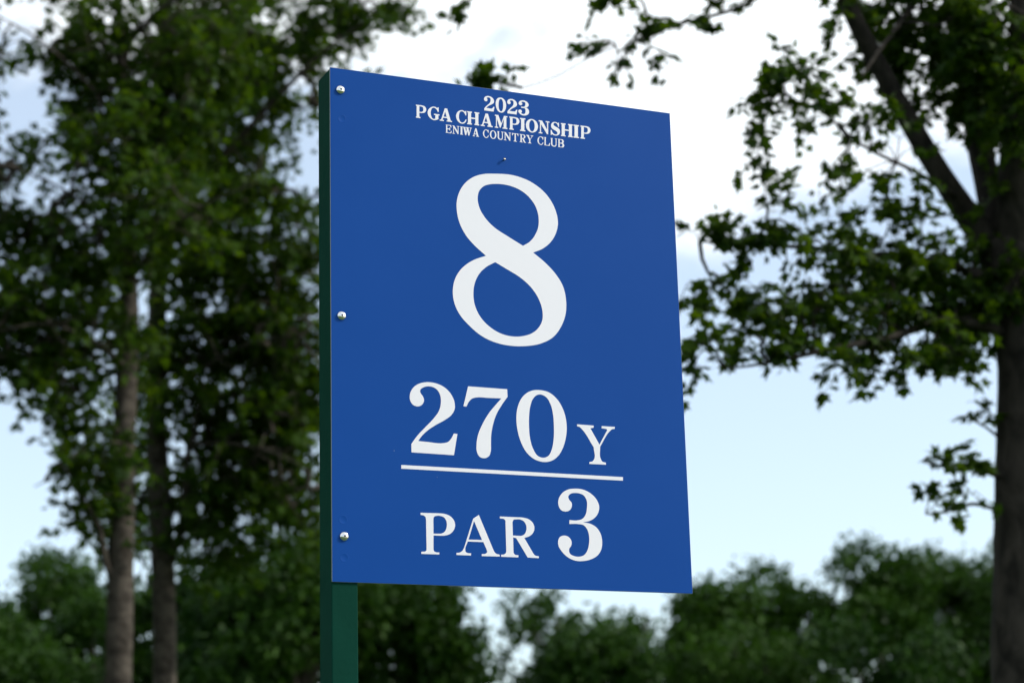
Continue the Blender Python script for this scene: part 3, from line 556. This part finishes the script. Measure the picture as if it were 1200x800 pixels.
for pts, rr_ in (([(138, 690), (124, 660, -.1), (117, 620, -.2), (98, 585, -.3), (70, 560, -.3), (40, 570, -.3)], [4.5, 4, 3, 2, 1.2, .6]),
                 ([(149, 430), (110, 400, -.4), (60, 380, -.7), (10, 385, -.8), (-40, 400, -.8)], [4, 2.4, 1.8, 1.2, .6]),
                 ([(150, 300), (100, 240, -.5), (50, 210, -.8), (0, 190, -1)], [3, 2.2, 1.5, .7]),
                 ([(146, 150), (100, 95, -.4), (50, 50, -.7), (0, 20, -.9), (-20, 10, -.9)], [2.6, 2, 1.5, 1, .6]),
                 ([(149, 330), (200, 270, -.6), (250, 235, -1.0), (300, 215, -1.2)], [3, 2.2, 1.5, .7]),
                 ([(144, 60), (190, 10, -.5), (260, -30, -.8), (330, -45, -1)], [4, 3, 2, 1])):
    q, r = limb('branch', PP(pts, D), [px(a, D) for a in rr_], M['bark_l'], ta, org, 8, .05, .12); sk += list(q[::3])
spec = [(60, 130, 75, 60, 34, 90), (20, 230, 60, 60, 36, 80, -.3), (90, 290, 85, 60, 66, 110), (30, 360, 70, 55, 50, 90, -.3), (110, 400, 80, 60, 62, 110), (20, 425, 50, 26, 18, 60, -.3),
        (70, 470, 45, 30, 16, 50, -.3), (115, 520, 45, 40, 24, 60, -.2), (80, 560, 45, 26, 14, 40, -.3), (125, 600, 30, 36, 14, 40), (50, 545, 34, 14, 6, 24, -.3),
        (120, 60, 80, 70, 62, 100), (190, 150, 80, 80, 80, 120), (230, 60, 80, 70, 66, 110), (180, 250, 80, 60, 60, 120, -.5), (130, 180, 60, 60, 34, 90, -.4), (50, 60, 60, 40, 18, 60, -.3), (10, 80, 40, 50, 10, 50, -.5),
        (-70, 260, 80, 160, 60, 120), (100, -120, 150, 110, 90, 170), (170, -330, 130, 130, 70, 150), (-40, 60, 60, 90, 24, 80)]
C_ = carve(blobs(spec, D, 2.9)); C_ = C_[noise3(C_, 5.0, .7) > -.75]
total += grow(ta, org, sk, C_, D, .074, M['leaf_l'], M['bark_l'], 'maple', per=13, tlen=.24, spread=1.4, singles=300)
D = 17.0
org = np.array([*P(193, 800, D)[:2], 0.0])
tb = empty('tall_tree', org, 'tall tree between the leftmost trunk and the sign, side stem curving off its trunk', 'tree', 'pair of tall trees left of the sign')
sk = []
q, r = limb('trunk', [org + np.array([.02, 0, -.3]), org + np.array([0, 0, .6]), P(193, 800, D), P(190, 640, D), P(184, 500, D), P(184, 380, D), P(188, 250, D), P(191, 100, D), P(193, -40, D), P(200, -250, D), P(205, -460, D)],
              [px(20, D), px(16, D), px(14, D), px(13.5, D), px(12, D), px(11, D), px(9.5, D), px(8, D), px(6.5, D), px(4, D), px(1.5, D)], M['bark_l'], tb, org, 16, .05, .1); sk += list(q[::5][6:])
for pts, rr_ in (([(192, 668), (204, 645, -.1), (213, 615, -.1), (217, 580, -.2), (222, 520, -.3), (240, 450, -.4)], [6, 5.5, 5, 4.5, 3.5, 2]),
                 ([(186, 480), (240, 430, -.4), (300, 400, -.7), (350, 395, -.9)], [3.2, 2.4, 1.8, 1]),
                 ([(188, 300), (240, 210, -.4), (310, 130, -.7), (380, 60, -.9), (440, 20, -1), (475, 8, -1)], [5.5, 4.5, 3.5, 2.5, 1.6, .8]),
                 ([(191, 120), (250, 40, -.3), (320, -10, -.5), (400, -25, -.7)], [5, 4, 2.6, 1.2]),
                 ([(222, 520, -.3), (270, 520, -.6), (320, 530, -.8), (360, 550, -.9)], [2.5, 2, 1.4, .7])):
    q, r = limb('branch', PP(pts, D), [px(a, D) for a in rr_], M['bark_l'], tb, org, 8, .05, .12); sk += list(q[::3])
spec = [(250, 20, 80, 60, 54, 110), (330, 40, 70, 50, 40, 90, -.4), (400, 12, 50, 24, 20, 50, -.8), (450, 10, 32, 13, 9, 24, -1), (300, 110, 60, 60, 36, 90, -.3), (355, 120, 28, 40, 11, 40, -.7), (370, 80, 22, 16, 6, 24, -.8),
        (250, 200, 80, 70, 66, 120), (330, 220, 50, 60, 32, 80, -.4), (290, 300, 75, 60, 60, 120), (350, 310, 40, 50, 26, 70, -.5), (230, 300, 60, 60, 40, 100),
        (300, 390, 80, 55, 62, 120), (355, 410, 40, 50, 26, 70, -.5), (230, 400, 60, 60, 44, 100), (300, 470, 80, 50, 60, 120), (350, 500, 40, 40, 24, 70, -.5), (230, 490, 55, 55, 34, 90), (290, 550, 75, 45, 50, 110), (350, 585, 45, 35, 22, 70, -.4), (230, 580, 45, 45, 22, 80),
        (260, 630, 50, 40, 18, 70), (200, 560, 40, 50, 14, 60, .3), (168, 440, 24, 60, 12, 50, .4), (165, 560, 22, 70, 14, 50, .4), (172, 650, 20, 40, 7, 40, .4), (420, 200, 60, 120, 40, 80, .3), (430, 400, 60, 130, 50, 90, .3), (430, 580, 50, 70, 24, 80, .3),
        (300, -120, 160, 100, 90, 170), (220, -330, 150, 140, 80, 160)]
C_ = carve(blobs(spec, D, 2.8)); C_ = C_[noise3(C_, 4.4, 2.1) > -.8]
total += grow(tb, org, sk, C_, D, .078, M['leaf_l'], M['bark_l'], 'maple', per=13, tlen=.26, spread=1.4, singles=300)

# --- woodland edge far behind
def far_tree(cx, top, half, D, nclump, label, gap=-.4, tone=0.0):
    global total, rng
    rng = np.random.default_rng(int(cx) + 5000)
    sc = D / F; org = np.array([*P(cx, 790, D)[:2], 0.0]); root = empty('broadleaf_tree', org, label, 'tree', 'trees along the wood edge behind the sign')
    ztop = P(cx, top, D)[2]; R_ = half * sc; zc0 = max(2.2, ztop * .28); H_ = ztop - zc0
    lean = rng.uniform(-.03, .03, 2)
    q, r = limb('trunk', [org + np.array([0, 0, -.5]), org + np.array([0, 0, 1.5]), org + np.array([lean[0] * 3, 0, ztop * .5]), org + np.array([lean[0] * 8, lean[1] * 4, ztop * .88])], [.2, .16, .11, .03], M['bark_far'], root, org, 9, .08, .5)
    # lobes: each a rounded mass of leaves on its own bough
    nl = 24; c = []; V, Fc = [], []
    for k in range(nl):
        if k == 0: p = np.array([0, 0, ztop - .22 * H_ - .1])
        else:
            a = rng.uniform(0, 6.28); hh = rng.uniform(.12, .88); rad = R_ * (.86 if hh < .55 else .74 * math.sqrt(max(.05, 1 - ((hh - .5) / .55) ** 2))) * rng.uniform(.55, 1.0)
            p = np.array([math.cos(a) * rad, math.sin(a) * rad, zc0 + H_ * hh])
        lr = R_ * rng.uniform(.36, .58); m_ = int(nclump / nl)
        if k == 0: lr = min(.30 * R_, .3 * H_) + .15
        d = norm(rng.normal(size=(m_, 3))) * rng.uniform(.35, 1, (m_, 1)) ** .5 * lr * np.array([1, 1, .72])
        d *= rng.choice([1, 1, 1, 1.28], size=(m_, 1)); d *= 1 + .22 * np.sin(d[:, :1] * 5 / lr + k) * np.sin(d[:, 2:] * 4 / lr + k * 2)
        c.append(org + p + d)
        s0 = org + np.array([0, 0, max(1.8, p[2] * .62)]); tube(V, Fc, [s0, (s0 + org + p) / 2 + [0, 0, .2], org + p], [.055, .04, .015], 5)
    me = fast_mesh('boughs', np.array(V) - org, np.array(Fc), M['bark_far']); link(bpy.data.objects.new('boughs', me), root, kind='stuff')
    c = np.concatenate(c); c = c[noise3(c - org, 2.6, cx * .01) > gap]
    per = 7; pos = c[:, None] + rng.normal(size=(len(c), per, 3)) * .13; pos = pos.reshape(-1, 3); n_ = len(pos)
    Rm = leaf_frames(rng.normal(size=(n_, 3)) + np.array([0, 0, -.5]), rng.normal(size=(n_, 3)) * .8 + np.array([0, 0, .8])); sz = rng.uniform(.10, .19, n_)
    ti = np.clip(np.repeat(rng.uniform(0, .8, len(c)), per) + rng.uniform(0, .3, n_) ** 1.5 + rng.uniform(-.22, .22), 0, 1)
    me = foliage_mesh('foliage', pos, Rm, sz, 'oval', M['leaf_far'], ti, org); link(bpy.data.objects.new('foliage', me), root, kind='stuff'); total += n_
FAR = [(285, 672, 80, 43, 2600, 'bright green tree low between the second tall trunk and the post', -.9), (-1950, -700, 850, 6.8, 3000, 'unseen leafy tree close by on the left, added to shade the post side', -.9), (-900, -190, 560, 13, 3000, 'unseen tall leafy tree left of the view near the sign, added to darken the post side', -.9), (-680, -80, 420, 19, 3000, 'unseen tall leafy tree left of the view behind the sign, added to darken the post side', -.9), (655, 672, 84, 50, 2500, 'loose gappy tree under the middle of the sign panel', -.1), (755, 676, 68, 53, 2200, 'gappy tree under the right half of the sign panel', -.1),  # the unseen trees left of view are added to darken the post's side face
       (848, 666, 62, 49, 2900, 'rounded tree just right of the sign panel bottom corner', -.7), (912, 640, 78, 51, 3600, 'broad tree second to the right of the sign in the far wood', -.75),
       (1035, 622, 78, 50, 4200, 'tallest far tree, right of the sign, its crown topping the wood', -.8), (1122, 614, 70, 53, 3700, 'far tree just left of the big maple trunk', -.8), (1215, 615, 80, 50, 2600, 'far tree behind the big maple trunk', -.8),
       (700, 722, 90, 44, 2600, 'low tree below the sign panel in front of the gappy ones', -.8), (895, 722, 105, 45, 2300, 'low wide tree at the bottom right of the sign', -.25), (1040, 722, 100, 44, 2100, 'low wide tree below the tallest far tree', -.1),
       (470, 640, 96, 44, 4200, 'dense tree right beside the green post, sloping down to a sky gap', -.9), (350, 590, 95, 42, 4200, 'dense dark tree just left of the green post', -.9), (262, 610, 80, 46, 3000, 'dark tree behind the second tall trunk', -.8),
       (45, 622, 78, 50, 3000, 'round far tree at the far left below open sky', -.5), (-30, 690, 80, 44, 2600, 'low tree cut by the left edge of the view', -.8), (110, 665, 66, 48, 2600, 'low dark tree behind the leftmost trunk', -.7), (185, 655, 66, 46, 2600, 'low dark tree between the two tall trunks', -.8), (30, 742, 90, 42, 2500, 'dark bushy tree at the bottom left corner', -.9)]
for a in FAR: far_tree(*a)
tris = sum(len(o.data.polygons) for o in bpy.data.objects if o.type == 'MESH')
print('leaves', total, 'faces', tris)
